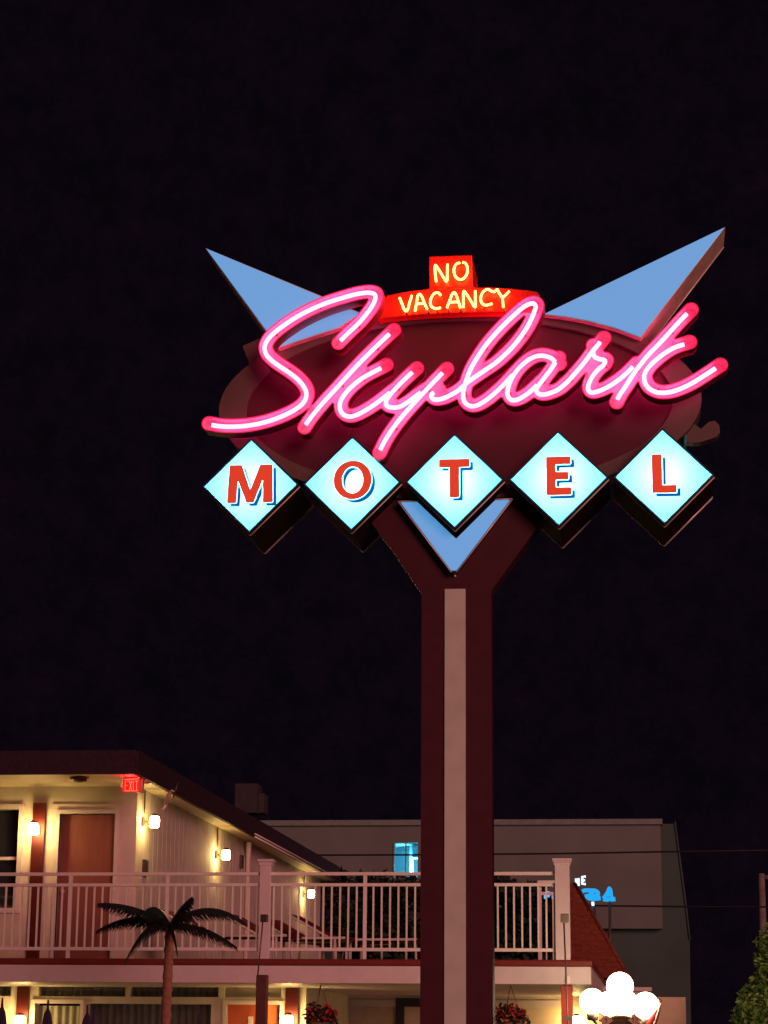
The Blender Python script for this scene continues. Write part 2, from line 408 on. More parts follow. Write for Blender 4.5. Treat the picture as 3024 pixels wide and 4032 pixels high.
# neon script
A1 = lambda l: [(750+.48222*x, 850+.48222*y) for x, y in l]
A_ = lambda l: [(1050+.42194*x, 1250+.42194*y) for x, y in l]
B_ = lambda l: [(1650+.33153*x, 1150+.33153*y) for x, y in l]
C_ = lambda l: [(2200+.42194*x, 1150+.42194*y) for x, y in l]
C2 = lambda l: [(1450+.4522*x, 850+.4522*y) for x, y in l]
strokes = {
 'S': A1([(1225, 1020), (1290, 955), (1370, 880), (1430, 810), (1478, 745), (1505, 690), (1508, 650), (1485, 632), (1435, 628), (1350, 640), (1250, 667), (1120, 708), (1000, 757), (880, 818), (780, 882), (690, 950), (632, 1010), (605, 1070), (618, 1130), (665, 1182), (730, 1230), (810, 1283), (880, 1340), (928, 1400), (947, 1455), (932, 1510), (890, 1557), (810, 1607), (700, 1655), (580, 1692), (450, 1715), (330, 1722), (240, 1718), (175, 1708)]),
 'k_stem': A_([(1145, 155), (1075, 220), (980, 312), (870, 422), (760, 540), (650, 662), (540, 780), (450, 885), (385, 970), (365, 1000)]),
 'k_leg': A_([(1068, 472), (990, 512), (900, 562), (820, 622), (750, 690), (700, 760), (682, 820), (692, 875), (725, 912), (780, 925), (850, 905), (930, 862), (1010, 810), (1090, 750), (1150, 702)]),
 'y_bowl': A_([(1358, 512), (1290, 575), (1220, 645), (1150, 725), (1115, 780), (1118, 820), (1160, 840), (1235, 835), (1310, 795), (1390, 735), (1440, 700)]),
 'y_tail': A_([(1640, 518), (1570, 590), (1490, 675), (1400, 770), (1310, 870), (1230, 965), (1160, 1060), (1100, 1155), (1060, 1235)]),
 'l': B_([(178, 1195), (148, 1215), (152, 1255), (200, 1278), (290, 1262), (380, 1220), (470, 1165), (560, 1085), (650, 1018), (780, 930), (900, 848), (1010, 752), (1120, 640), (1230, 500), (1310, 370), (1368, 235), (1385, 168), (1345, 135), (1250, 172), (1110, 290), (950, 448), (800, 620), (690, 780), (615, 910), (565, 1035), (532, 1150), (524, 1240), (545, 1312), (605, 1352), (680, 1348), (780, 1295), (900, 1200), (1010, 1095), (1110, 985)]),
 'a_bowl': B_([(1615, 828), (1560, 780), (1450, 755), (1340, 782), (1230, 860), (1140, 960), (1075, 1080), (1050, 1190), (1072, 1262), (1130, 1285), (1210, 1258), (1310, 1190), (1400, 1105)]),
 'a_stem': B_([(1618, 835), (1560, 925), (1475, 1035), (1405, 1130), (1392, 1175), (1430, 1212), (1500, 1215), (1580, 1190), (1655, 1155)]) + C_([(80, 838), (160, 750), (240, 655), (310, 560), (360, 500), (385, 468)]),
 'r': C_([(318, 545), (330, 600), (380, 625), (432, 640), (415, 685), (365, 725), (310, 795), (278, 865), (278, 915), (312, 938), (385, 920), (465, 882), (545, 830), (625, 765), (690, 700)]),
 'k_end_stem': C_([(1195, 203), (1110, 292), (1020, 392), (930, 490), (840, 582), (760, 680), (690, 775), (630, 870), (575, 950), (548, 1000)]),
 'k_end_leg': C_([(1170, 488), (1080, 518), (990, 570), (910, 632), (840, 700), (800, 770), (805, 845), (850, 905), (930, 938), (1030, 935), (1135, 903), (1245, 850), (1355, 782), (1462, 712)]),
}
YR, YT, YB = 13.945, 13.985, 14.075       # rim, tube and back of the channel letters
TUBE = 'neon_tube'
pink = glow('pink_neon', (1.0, .062, .165), 18.0)
halo = glow('added_halo_glow', (1.0, .05, .26), 15.0)  # added hidden source that brightens the panel round the letters
ch_in = mat('channel_inside', (.64, .36, .47), .35, .04, 12, 0, 0, .5)
ch_rim = mat('channel_edge_bloom', (.6, .03, .12), .4, .05, 6, 0, 0, .4, (1.0, .008, .085), .70)  # rim emission stands in for the bloom round the neon
ch_out = mat('channel_outside', (.35, .02, .06), .45, .1)
paths = []
for s, l in strokes.items():
    sp = smooth_path(l, 4)
    # channel centre line runs a touch up and right of the tube, and a little past its ends
    ch = [np.array(p)+np.array([5, -4]) for p in sp]
    for e_, q_ in ((0, 3), (-1, -4)):
        d = ch[e_]-ch[q_]; ch[e_] = ch[e_]+d/np.linalg.norm(d)*17
    paths.append([(lambda q: (q.x, q.z))(at(p[0], p[1], YR)) for p in ch])
Rch = .0515
def sd_script(X, Z):
    d = np.full(X.shape, 1e9)
    for p in paths: d = np.minimum(d, sd_path(X, Z, p, Rch))
    return d
xs = [p[0] for q in paths for p in q]; zs = [p[1] for q in paths for p in q]
V, fs, be = region(sd_script, (min(xs)-.08, max(xs)+.08, min(zs)-.08, max(zs)+.08), .0075)
Va = np.array(V); ee = 1e-3
gx = (sd_script(Va[:, 0]+ee, Va[:, 1])-sd_script(Va[:, 0]-ee, Va[:, 1])); gz = (sd_script(Va[:, 0], Va[:, 1]+ee)-sd_script(Va[:, 0], Va[:, 1]-ee))
gl = np.hypot(gx, gz)+1e-9; wth = .0075; Vi = np.stack([Va[:, 0]-gx/gl*wth, Va[:, 1]-gz/gl*wth], 1)
cm = MB()
cm.add([(x, YB-.004, z) for x, z in V], fs, 0)                                          # inside of the back plate
cm.add([(x, YB, z) for x, z in V], [p[::-1] for p in fs], 2)
ids = sorted({i for e in be for i in e}); loc = {v: i for i, v in enumerate(ids)}; n = len(ids)
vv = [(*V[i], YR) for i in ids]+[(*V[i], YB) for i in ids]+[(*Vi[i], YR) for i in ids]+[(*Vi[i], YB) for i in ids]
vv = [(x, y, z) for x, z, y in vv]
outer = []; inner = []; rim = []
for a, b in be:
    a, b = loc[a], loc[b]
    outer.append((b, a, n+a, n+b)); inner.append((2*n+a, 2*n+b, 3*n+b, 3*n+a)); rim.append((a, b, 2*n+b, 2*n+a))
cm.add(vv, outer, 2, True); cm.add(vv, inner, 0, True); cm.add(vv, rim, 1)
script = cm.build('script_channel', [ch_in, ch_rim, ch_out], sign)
script['label'] = 'open pink channel lettering reading Skylark'
for s, l in strokes.items():
    tm = MB(); tm.tube([at(p[0], p[1], YT) for p in smooth_path(l, 4)], .0148, 10)
    tm.build(TUBE, pink, script)
    tm = MB(); tm.tube([at(p[0]+7, p[1]+5, YB+.010) for p in smooth_path(l, 4)], .007, 8)       # added unseen tube, spreads a bloom-like glow over the panel
    tm.build(TUBE, halo, script)

sup_m = mat('support_dark', (.05, .02, .03), .4, .1); sup0 = None
for s, l in strokes.items():
    sp = smooth_path(l, 4); acc = 95.0
    for p, q in zip(sp[:-1], sp[1:]):
        acc += math.hypot(q[0]-p[0], q[1]-p[1])
        if acc > 190:
            acc = 0; c = at(p[0]+9, p[1]-9, YT+.004)
            if sup0 is None:
                m = MB(); m.tube([(0, 0, 0), (0, YB-.004-c.y, 0)], .0065, 6); m.ball((0, 0, 0), .0085, 8, 6)
                sup0 = m.build('tube_support', sup_m, None, origin=(0, 0, 0)); sup0.parent = script; o_ = sup0
            else:
                o_ = sup0.copy(); COL.objects.link(o_)
            o_.location = c-Vector((SX, SY, 0))

# NO VACANCY box
redbox = mat('red_sign_paint', (.92, .03, .015), .35, .06, 8, .01)
rneon = glow('red_neon', (1.0, .125, .022), 30.0)
YV = 14.07
top = C2([(165, 690), (350, 655), (527, 636), (720, 628), (908, 624), (1100, 624), (1230, 632), (1400, 648), (1470, 660), (1492, 690)])
bot = C2([(1485, 856), (1440, 850), (1250, 842), (1100, 838), (900, 840), (700, 846), (450, 858), (300, 872), (130, 892), (100, 905), (60, 860)])
vbm = MB(); vbm.prism(px_poly(top+bot, YV), YV, 14.55); vb_o = vbm.build('vacancy_box', redbox, sign, bevel=.006)
nb = MB(); nbp = px_poly(C2([(529, 352), (904, 340), (911, 622), (533, 634)]), YV); nb.prism(nbp, YV, 14.55); nb.build('no_box', redbox, sign, bevel=.006)
letters = [
 [(592, 572), (583, 500), (582, 432), (600, 445), (640, 510), (682, 572), (688, 500), (690, 420)],
 [(800, 408), (765, 420), (746, 465), (755, 520), (790, 552), (830, 545), (860, 500), (862, 445), (845, 412), (820, 404)],
 [(272, 712), (295, 768), (318, 822), (340, 822), (360, 755), (380, 692)],
 [(407, 830), (420, 760), (432, 695), (450, 683), (470, 710), (490, 762), (513, 812)],
 [(420, 768), (455, 764), (488, 764)],
 [(632, 692), (605, 668), (570, 680), (543, 728), (545, 780), (580, 806), (632, 800)],
 [(685, 800), (710, 735), (732, 678), (750, 668), (766, 690), (785, 745), (802, 800)],
 [(706, 756), (745, 750), (784, 750)],
 [(828, 798), (828, 725), (830, 658), (850, 672), (890, 735), (930, 796), (932, 720), (932, 652)],
 [(1072, 655), (1038, 640), (1002, 660), (980, 708), (986, 754), (1022, 778), (1080, 764)],
 [(1074, 655), (1098, 662), (1122, 640), (1140, 672), (1166, 712), (1172, 750), (1176, 796)],
 [(1228, 655), (1200, 685), (1172, 712)]]
vt = []
for k, l in enumerate(letters):
    tm = MB(); tm.tube([at(p[0], p[1], YV-.045) for p in smooth_path(C2(l), 4)], .0078, 8)
    vt.append(tm.build(TUBE, rneon, vb_o))
amber = mat('amber_glass', (.6, .3, .05), .2, .1)                                          # glass stand-offs
for x, y in C2([(592, 585), (688, 590), (430, 815), (520, 828), (700, 818), (805, 812), (945, 800), (1180, 815), (1010, 790), (600, 820), (330, 835)]):
    q = at(x, y, YV-.045); hw = MB(); hw.tube([q, (q.x, YV, q.z)], .008, 6); hw.build('tube_support', amber, vb_o)
for t in vt:
    c = t.copy(); COL.objects.link(c); c.parent = vb_o; c.rotation_euler = (0, 0, math.pi)

# ================================================================== THE MOTEL
YF, YW, XW, YE, ZE, ZD = 27.5, 29.7, -7.1, 28.2, 5.13, 2.67
stucco = mat('cream_stucco', (.62, .55, .45), .8, .08, 5, .15)
trimw = mat('white_trim', (.64, .55, .53), .5, .05, 8, .02)
soff = mat('soffit_paint', (.70, .60, .42), .6, .06, 3)
roofm = mat('roof_maroon', (.026, .008, .018), .8, .3, 14, .3)
redtrim = mat('red_trim', (.16, .018, .012), .55, .15, 6, .03)
redpil = mat('red_pilaster', (.085, .007, .006), .5, .12, 6, .02)
doorm = mat('door_orange_brown', (.22, .070, .050), .5, .12, 3, .02, stretch=(6, 6, 1))
darkwin = mat('dark_room', (.035, .035, .035), .9, .3, 3)
curt = mat('curtain_grey', (.20, .19, .16), .9, .12, 6, .05)
lav = mat('side_siding', (.55, .50, .43), .75, .1, 4, .12)
winglass = glass('window_glass')
motel = thing('motel_building', 'two storey cream motel wing with maroon roof and lit balcony', 'building', (XW, YW, 0))
def part(name, m, mb, par=motel, bevel=0): return mb.build(name, m, par, bevel=bevel)
XL = -22.0
# upper storey: front wall with holes, long side wall
dx0, dx1 = at(233, 3300, YW).x, at(452, 3300, YW).x; dzt = at(340, 3204, YW).z
wx1 = at(72, 3300, YW).x; wzt = at(40, 3187, YW).z; wzb = at(40, 3575, YW).z; wx0 = wx1-1.7
w = MB()
w.box(dx1, XW, YW, YW+.2, ZD, ZE); w.box(dx0, dx1, YW, YW+.2, dzt, ZE); w.box(wx1, dx0, YW, YW+.2, ZD, ZE)
w.box(wx0, wx1, YW, YW+.2, wzt, ZE); w.box(wx0, wx1, YW, YW+.2, ZD, wzb); w.box(XL, wx0, YW, YW+.2, ZD, ZE)
part('wall', stucco, w)
w = MB(); w.box(XW-.2, XW, YW+.2, 47, ZD, ZE)
for k in range(0, 60): y = YW+.5+k*.29; w.box(XW, XW+.002, y, y+.03, ZD, ZE-.02)     # board joints
part('side_wall', lav, w)
d = MB(); d.box(dx0+.01, dx1-.01, YW+.07, YW+.11, ZD+.02, dzt-.01); dr = part('door', doorm, d)
k_ = MB(); k_.ball((dx0+.07, YW+.04, ZD+1.0), .03, 10, 8); part('handle', chrome, k_, dr)
fr = MB(); t = .055
for x0, x1, z0, z1 in ((dx0-t, dx0, ZD, dzt+t), (dx1, dx1+t, ZD, dzt+t), (dx0, dx1, dzt, dzt+t)): fr.box(x0, x1, YW-.03, YW+.06, z0, z1)
fr.box(dx0-.12, dx1+.06, YW-.02, YW-.001, dzt+.12, dzt+.135)
part('frame', trimw, fr, dr)
wi = MB(); wi.box(wx0, wx1, YW+.16, YW+.18, wzb, wzt); win = part('window', darkwin, wi)
fr = MB()
for x0, x1, z0, z1 in ((wx0-.07, wx0, wzb-.07, wzt+.07), (wx1, wx1+.07, wzb-.07, wzt+.07), (wx0, wx1, wzt, wzt+.07), (wx0, wx1, wzb-.07, wzb)): fr.box(x0, x1, YW-.03, YW+.06, z0, z1)
fr.box(wx0, wx1, YW+.03, YW+.06, at(30, 3385, YW).z, at(30, 3373, YW).z)
part('frame', trimw, fr, win)
gp = MB(); gp.add([(wx0, YW+.05, wzb), (wx1, YW+.05, wzb), (wx1, YW+.05, wzt), (wx0, YW+.05, wzt)], [(0, 1, 2, 3)]); part('pane', winglass, gp, win)
pi = MB(); a = at(116, 3400, YW); b = at(178, 3350, YW); pi.box(at(124, 3400, YW).x, at(172, 3400, YW).x, YW-.05, YW-.002, ZD, at(150, 3163, YW).z)
part('pilaster', redpil, pi)
# roof: soffit, fascia, low hip
r = MB(); r.box(XL, -6.8, YE, YW, ZE, ZE+.04); r.box(XW-.3, -6.8, YW, 47.5, ZE, ZE+.04)
part('soffit', soff, r)
r = MB(); r.box(XL, -6.77, YE-.06, YE-.002, ZE-.02, ZE+.30); r.box(-6.798, -6.74, YE-.002, 47.5, ZE-.02, ZE+.30)
xr, zr = -14.5, ZE+1.15
v = [(XL, YE-.06, ZE+.302), (-6.74, YE-.06, ZE+.302), (-6.74, 47.5, ZE+.302), (XL, 47.5, ZE+.302), (XL, YE+7, zr), (xr, YE+7.5, zr), (xr, 42, zr), (XL, 42, zr)]
r.add(v, [(0, 1, 5, 4), (1, 2, 6, 5), (2, 3, 7, 6), (4, 5, 6, 7)])
rf = part('roof', roofm, r)
gu = MB(); gu.tube([(-6.72, 36.9, ZE-.03), (-6.72, 47.5, ZE-.03)], .016, 8); gu.tube([(-6.72, 36.9, ZE+.02), (-6.72, 47.5, ZE+.03)], .012, 8); part('gutter', trimw, gu, rf)
ch = MB(); ch.pxbox(925, 3085, 1012, 3200, 38.0, .5); ch.pxbox(1012, 3125, 1040, 3200, 38.2, .4)
part('chimney', mat('vent_grey', (.04, .034, .04), .8, .2, 5, .1), ch, rf)
# vertical boards / downspout on the side wall
dn = MB(); p = atx(965, 3400, XW); dn.tube([(XW+.05, p.y, ZD), (XW+.05, p.y, ZE-.3), (XW+.12, p.y-.3, ZE-.05)], .045, 8); part('downspout', trimw, dn)
ub = MB()
for px, py in ((565, 3420), (945, 3395)):
    p = atx(px, py, XW); ub.box(XW, XW+.05, p.y-.09, p.y+.09, p.z-.1, p.z+.12)
part('junction_box', mat('dark_box', (.05, .02, .02), .5, .1), ub)
# deck slab
xr_ = at(2333, 3800, YF).x
s = MB(); s.box(XL, xr_, YF-.03, 41, ZD-.08, ZD); part('deck_edge', redtrim, s, bevel=.02)
zb = at(1000, 3870, YF).z
s = MB(); s.box(XL, xr_-.02, YF, 41, zb, ZD-.083); part('deck_fascia', trimw, s, bevel=.006)
# ground floor
xa = at(1205, 3950, YW).x
wz1 = at(600, 3925, YW).z; wz0 = zb
def vwin(name, x0, x1, z0, z1, fm, cm_, folds=True):
    b = MB(); N = max(8, int((x1-x0)/.02))
    vs_ = []; 
    for i in range(N+1):
        x = x0+(x1-x0)*i/N; y = YW+.13+.02*math.sin(i*1.25)+.008*math.sin(i*.41)
        vs_ += [(x, y, z0), (x, y, z1)]
    b.add(vs_, [(2*i, 2*i+2, 2*i+3, 2*i+1) for i in range(N)], 0, True)
    o = part('curtain', cm_, b)
    g2 = MB(); g2.add([(x0, YW+.08, z0), (x1, YW+.08, z0), (x1, YW+.08, z1), (x0, YW+.08, z1)], [(0, 1, 2, 3)]); part('pane', winglass, g2, o)
    return o
gw = MB()
def gx_(px): return at(px, 3950, YW).x
tr_z0, tr_z1 = at(600, 3925, YW).z, zb
open_t = [(-260, 42), (150, 492), (511, 859), (883, 1106)]
edges = [XL]+[gx_(q) for p in open_t for q in p]+[xa]
for i in range(0, len(edges), 2): gw.box(edges[i], edges[i+1], YW, YW+.2, tr_z0, tr_z1)
hz = at(600, 3953, YW).z
gw.box(XL, xa, YW, YW+.2, hz, tr_z0)
open_l = [(140, 318), (346, 832), (893, 1104)]
edges = [XL]+[gx_(q) for p in open_l for q in p]+[xa]
for i in range(0, len(edges), 2): gw.box(edges[i], edges[i+1], YW, YW+.2, .12, hz)
gw.box(gx_(346), gx_(832), YW, YW+.2, .12, 1.0)
gw.box(xa-.2, xa, YW+.2, 34, .12, zb)                                                       # return of the alcove
part('ground_wall', stucco, gw)
for p in open_t[:3]: vwin('transom', gx_(p[0]), gx_(p[1]), tr_z0, tr_z1, trimw, curt)
g4 = MB(); g4.box(gx_(883), gx_(1106), YW+.06, YW+.1, tr_z0, tr_z1); part('transom_panel', mat('panel_grey', (.28, .24, .19), .7, .1), g4)
vwin('curtained_window', gx_(346), gx_(832), 1.0, hz, trimw, curt)
vwin('blind', gx_(140), gx_(318), .12, hz-.03, trimw, mat('blind_cream', (.5, .43, .3), .8, .1))
gd = MB(); gd.box(gx_(893), gx_(1048), YW+.07, YW+.11, .13, hz); dr = part('door', mat('door_red', (.42, .08, .035), .5, .1, 3, .02), gd)
k_ = MB(); k_.ball((gx_(990), YW+.04, 1.2), .03, 10, 8); q = at(985, 4017, YW); k_.box(q.x-.04, q.x+.03, YW+.06, YW+.07, q.z-.06, q.z+.05); part('handle', trimw, k_, dr)
gd2 = MB(); gd2.box(gx_(1048)+.002, gx_(1104), YW+.09, YW+.13, .13, hz); part('door', mat('door_red_light', (.55, .15, .05), .5, .1, 3, .02), gd2)
for x0, x1 in ((140, 318), (893, 1104)):
    fr = MB()
    for u, v_ in ((gx_(x0)-.05, gx_(x0)), (gx_(x1), gx_(x1)+.05)): fr.box(u, v_, YW-.03, YW+.05, .12, hz)
    fr.box(gx_(x0)-.05, gx_(x1)+.05, YW-.03, YW-.002, hz, hz+.05)
    part('door_frame', trimw, fr)
for u, v_ in ((70, 116), (1126, 1176)):
    pi = MB(); pi.box(gx_(u), gx_(v_), YW-.06, YW-.002, .12, at(u, 3866, YW).z); part('pilaster', redpil, pi)
# alcove behind the deck
al = MB(); al.box(xa, at(2700, 3950, 34).x, 34, 34.2, .12, zb); part('alcove_wall', mat('alcove_cream', (.55, .46, .32), .8, .08, 5, .1), al)
al = MB(); z = at(1600, 3932, 33.9).z; al.box(xa, at(2205, 3950, 33.9).x, 33.93, 33.99, z, z+.05); z = at(1600, 3962, 33.9).z; al.box(xa, at(2205, 3950, 33.9).x, 33.95, 33.99, z-.01, z+.1)
part('ledge', trimw, al)
ad = MB(); x0, x1 = at(1558, 3950, 33.9).x, at(1700, 3950, 33.9).x; zt_ = at(1600, 3930, 33.9).z
ad.box(x0, x0+.13, 33.9, 33.97, .12, zt_); ad.box(x1-.13, x1, 33.9, 33.97, .12, zt_); ad.box(x0+.13, x1-.13, 33.9, 33.97, zt_-.13, zt_)
dk = part('dark_door', mat('dark_blue_frame', (.03, .03, .05), .5, .1), ad)
ad = MB(); ad.box(x0+.13, x1-.13, 33.94, 33.965, .12, zt_-.13); part('pane', mat('pane_cream', (.75, .65, .45), .6, .05), ad, dk)
v_ = MB(); 
for k in range(9): q = at(1390, 3966+k*6, 33.9); v_.box(q.x-.17, q.x+.14, 33.88, 33.92, q.z-.012, q.z+.002)
part('louvre', trimw, v_)
cl = MB(); p0 = at(2209, 3900, 27.9); p1 = at(2252, 3900, 27.9); cl.box(p0.x, p1.x, 27.9, 28.15, .12, zb-.002); 
part('column', mat('column_red', (.75, .09, .05), .45, .1, 4, .02), cl, bevel=.01)
cl = MB(); cl.pxbox(2228, 3842, 2243, 3872, YF-.03, .028); part('cover_plate', chrome, cl)

# balcony railing
RZ0 = [at(1000, y, YF+.06).z for y in (3436, 3447, 3478, 3490, 3731, 3744)]
railm = mat('rail_white', (.76, .71, .64), .4, .05, 10)
yr0, yr1 = YF+.05, YF+.11
xe = at(2216, 3600, YF+.08).x
rail = thing('balcony_railing', 'white metal railing with thin balusters along the upper balcony edge', 'railing', (xe, YF+.08, ZD))
bay = at(1437, 3600, YF+.08).x-at(1045, 3600, YF+.08).x
xs_posts = [at(1045, 3600, YF+.08).x+bay*k for k in (-5, -4, -3, -2, -1, 0, 1, 2)]+[xe]
xl = xs_posts[0]
def rl(name, z0, z1, y0=yr0, y1=yr1):
    m = MB(); m.box(xl, xe-.08, y0, y1, z0, z1); return m.build(name, railm, rail)
rl('top_rail', RZ0[1], RZ0[0]+.005); rl('middle_rail', RZ0[3], RZ0[2]); rl('bottom_rail', RZ0[5], RZ0[4])
bmesh_ = None
for i in range(len(xs_posts)-1):
    x0, x1 = xs_posts[i], xs_posts[i+1]; n = 11
    for k in range(1, n+1):
        x = x0+(x1-x0)*k/(n+1)
        if bmesh_ is None:
            m = MB(); m.box(-.011, .011, -.011, .011, RZ0[4]-ZD, RZ0[3]-ZD); bmesh_ = m.build('baluster', railm, None, origin=(0, 0, 0)); bmesh_.parent = rail; c = bmesh_
        else:
            c = bmesh_.copy(); COL.objects.link(c)
        c.location = (x-xe, 0, 0)
for i, x in enumerate(xs_posts):
    m = MB()
    if i in (5, 8):
        hw_ = .072 if i == 5 else .092; zt_ = at(1045, 3394, YF+.08).z
        m.box(x-hw_, x+hw_, YF+.08-hw_, YF+.08+hw_, ZD, zt_); po = m.build('post', trimw, rail, bevel=.006)
        m = MB(); z0 = zt_
        m.box(x-hw_-.012, x+hw_+.012, YF+.068-hw_, YF+.092+hw_, z0-.05, z0-.02)
        m.box(x-hw_-.03, x+hw_+.03, YF+.05-hw_, YF+.11+hw_, z0, z0+.03); m.box(x-hw_-.018, x+hw_+.018, YF+.062-hw_, YF+.098+hw_, z0-.018, z0-.002)
        m.build('cap', trimw, po, bevel=.004)
    else:
        m.box(x-.022, x+.022, YF+.058, YF+.102, ZD, RZ0[0]); m.build('post', railm, rail)
# rear stair railing behind the corner post
sr = thing('stair_railing', 'short brownish stair railing just behind the right corner post of the deck', 'railing', (xe, 29.0, ZD))
xa0, xa1 = at(2118, 3600, 29).x, at(2212, 3600, 29).x
m = MB(); m.box(xa0, xa1, 28.97, 29.03, ZD+1.02, ZD+1.09); m.build('top_rail', railm, sr)
m = MB(); m.box(xa0, xa1, 28.98, 29.02, ZD+.9, ZD+.94); m.build('middle_rail', railm, sr)
m = MB(); m.box(xa0, xa0+.05, 28.97, 29.03, ZD, ZD+1.0); m.build('post', railm, sr)
for k in range(3):
    m = MB(); x = xa0+.11+k*.09; m.box(x-.008, x+.008, 28.99, 29.01, ZD, ZD+.9); m.build('baluster', railm, sr)

# ------------------------------------------------------------------ wall lamps
lampg = glow('lamp_warm_glass', (1.0, .66, .22), 95.0)
brass = mat('lamp_metal', (.12, .08, .05), .4, .1, 10, 0, .6)
def wall_lamp(p, nrm, label, conduit=None, up=0, size=.07):
    """p on the wall; nrm outward"""
    p = Vector(p); nrm = Vector(nrm)
    o = thing('wall_lamp', label, 'lamp', p, 'square glass wall lamps of the motel')
    sd = Vector((-nrm.y, nrm.x, 0))
    b = MB(); c = p+nrm*.012
    ax = lambda k, h, z: [c+sd*a+nrm*bb+Vector((0, 0, zz)) for a in (-k, k) for bb in (-h, h) for zz in (-z, z)]
    fcs = [(0, 1, 3, 2), (4, 6, 7, 5), (0, 4, 5, 1), (2, 3, 7, 6), (0, 2, 6, 4), (1, 5, 7, 3)]
    b.add(ax(.05, .012, .06), fcs); b.tube([c, c+nrm*.1], .012, 8); b.build('bracket', brass, o)
    g = MB(); c = p+nrm*(.10+size); s_ = size
    g.lathe((c.x, c.y, c.z-s_*1.15), [(s_*.75, 0), (s_*.98, s_*.25), (s_*1.02, s_*1.2), (s_*.95, s_*2.0), (s_*.7, s_*2.25)], 10)
    g.build('glass_shade', lampg, o)
    cp = MB(); cp.lathe((c.x, c.y, c.z+s_*1.1), [(s_*.8, .001), (s_*.82, .02), (s_*.3, .04)], 10); cp.build('cap', brass, o)
    if up:
        u = MB(); q = p+nrm*.02; u.tube([q, q+Vector((0, 0, up))], .012, 8); u.build('conduit', brass, o)
    return o
wall_lamp((at(145, 3264, YW-.05).x, YW-.052, at(145, 3264, YW-.2).z), (0, -1, 0), 'lit wall lamp on the red strip between the upper window and door')
for (px, py), lab in (((562, 3236), 'lit wall lamp nearest the upper corner, below the EXIT sign'), ((850, 3366), 'lit wall lamp midway along the upper side wall under the eave'), ((1193, 3520), 'lit wall lamp far along the upper side wall, seen through the balusters')):
    p = atx(px, py, XW+.01); wall_lamp(p, (1, 0, 0), lab, up=ZE-p.z-.02)
for px, lab in ((92, 'lit ground floor lamp on the red strip beside the blinds'), (1142, 'lit ground floor lamp on the red strip beside the red door')):
    wall_lamp((at(px, 4022, YW-.06).x, YW-.062, at(px, 4022, YW-.2).z), (0, -1, 0), lab)
wall_lamp((at(2270, 4020, 33.9).x, 33.995, at(2270, 4022, 33.8).z), (0, -1, 0), 'lit lamp on the cream wall right of the red column')

# EXIT sign under the soffit
ye = 28.62
ex = thing('exit_sign', 'red lit EXIT sign with left arrow hanging under the eave corner', 'sign', (at(518, 3090, ye).x, ye, ZE))
e0, e1 = at(483, 3062, ye), at(547, 3119, ye)
m = MB(); m.box(e0.x, e1.x, ye, ye+.08, e1.z, e0.z); m.build('box', mat('exit_red', (.5, .01, .01), .4, .05, 5, 0, 0, .4, (1, .015, .02), .42), ex, bevel=.006)
er = glow('exit_letters', (1.0, .13, .05), 2.4)
def expath(l): return [at(x, y, ye-.006) for x, y in l]
m = MB()
cx = lambda l: [(400+.18084*x, 3000+.18084*y) for x, y in l]
for l in ([(590, 415), (515, 415), (512, 625), (580, 625)], [(515, 515), (565, 515)], [(605, 415), (655, 620)], [(655, 415), (605, 620)], [(690, 415), (690, 622)], [(725, 415), (800, 415)], [(765, 420), (760, 622)], [(500, 630), (790, 630)], [(460, 480), (415, 515), (460, 560)], [(500, 385), (810, 365)]):
    m.tube(expath(cx(l)), .0042, 6)
m.build('lettering', er, ex)
m = MB(); m.box(e0.x+.03, e1.x-.03, ye+.02, ye+.06, e0.z, ZE-.001); m.build('mount', brass, ex)
m = MB(); p0, p1 = at(548, 3062, ye), at(561, 3119, ye); m.box(e1.x+.002, p1.x, ye+.01, ye+.09, p1.z, p0.z); 
q = at(577, 3078, ye); m.ball((q.x, ye+.04, q.z), .045, 12, 8, 1.1, .9, .55); m.build('emergency_lamp', mat('exit_housing', (.35, .22, .18), .5, .1), ex)
L = bpy.data.lights.new('glow_lamp', 'POINT'); L.energy = 3.0; L.color = (1, .02, .03); L.shadow_soft_size = .03
lo = bpy.data.objects.new('glow_lamp', L); COL.objects.link(lo); lo.parent = ex; lo.location = (at(515, 3050, ye).x-ex.location.x, -.06, -.06)
# dome on the soffit
q = atz(312, 3060, ZE); dm = MB(); dm.lathe((q.x, q.y, ZE), [(.13, -.001), (.13, -.03), (.10, -.055), (.03, -.07)], 20)
tag(dm.build('ceiling_dome', brass), 'dark round dome fixture under the balcony soffit above the door', 'fixture')
# floodlight on the fascia
fl = thing('flood_light', 'slim metal floodlight hanging on a bracket from the side eave', 'floodlight', at(690, 3100, 29.2))
P_ = lambda x, y: at(x, y, 29.2)
m = MB(); m.tube([P_(702, 3078), P_(682, 3140)], .012, 8); m.build('arm', brass, fl)
m = MB(); m.tube([P_(672, 3118), P_(667, 3125), P_(655, 3168)], [.012, .03, .034], 10); m.build('lamp_body', mat('flood_body', (.38, .24, .2), .4, .1), fl)
m = MB(); m.tube([P_(655, 3166), P_(647, 3180), P_(640, 3190)], [.02, .02, .028], 10); m.tube([P_(672, 3118), P_(676, 3110), P_(686, 3118)], .009, 6); m.build('hinge', chrome, fl)

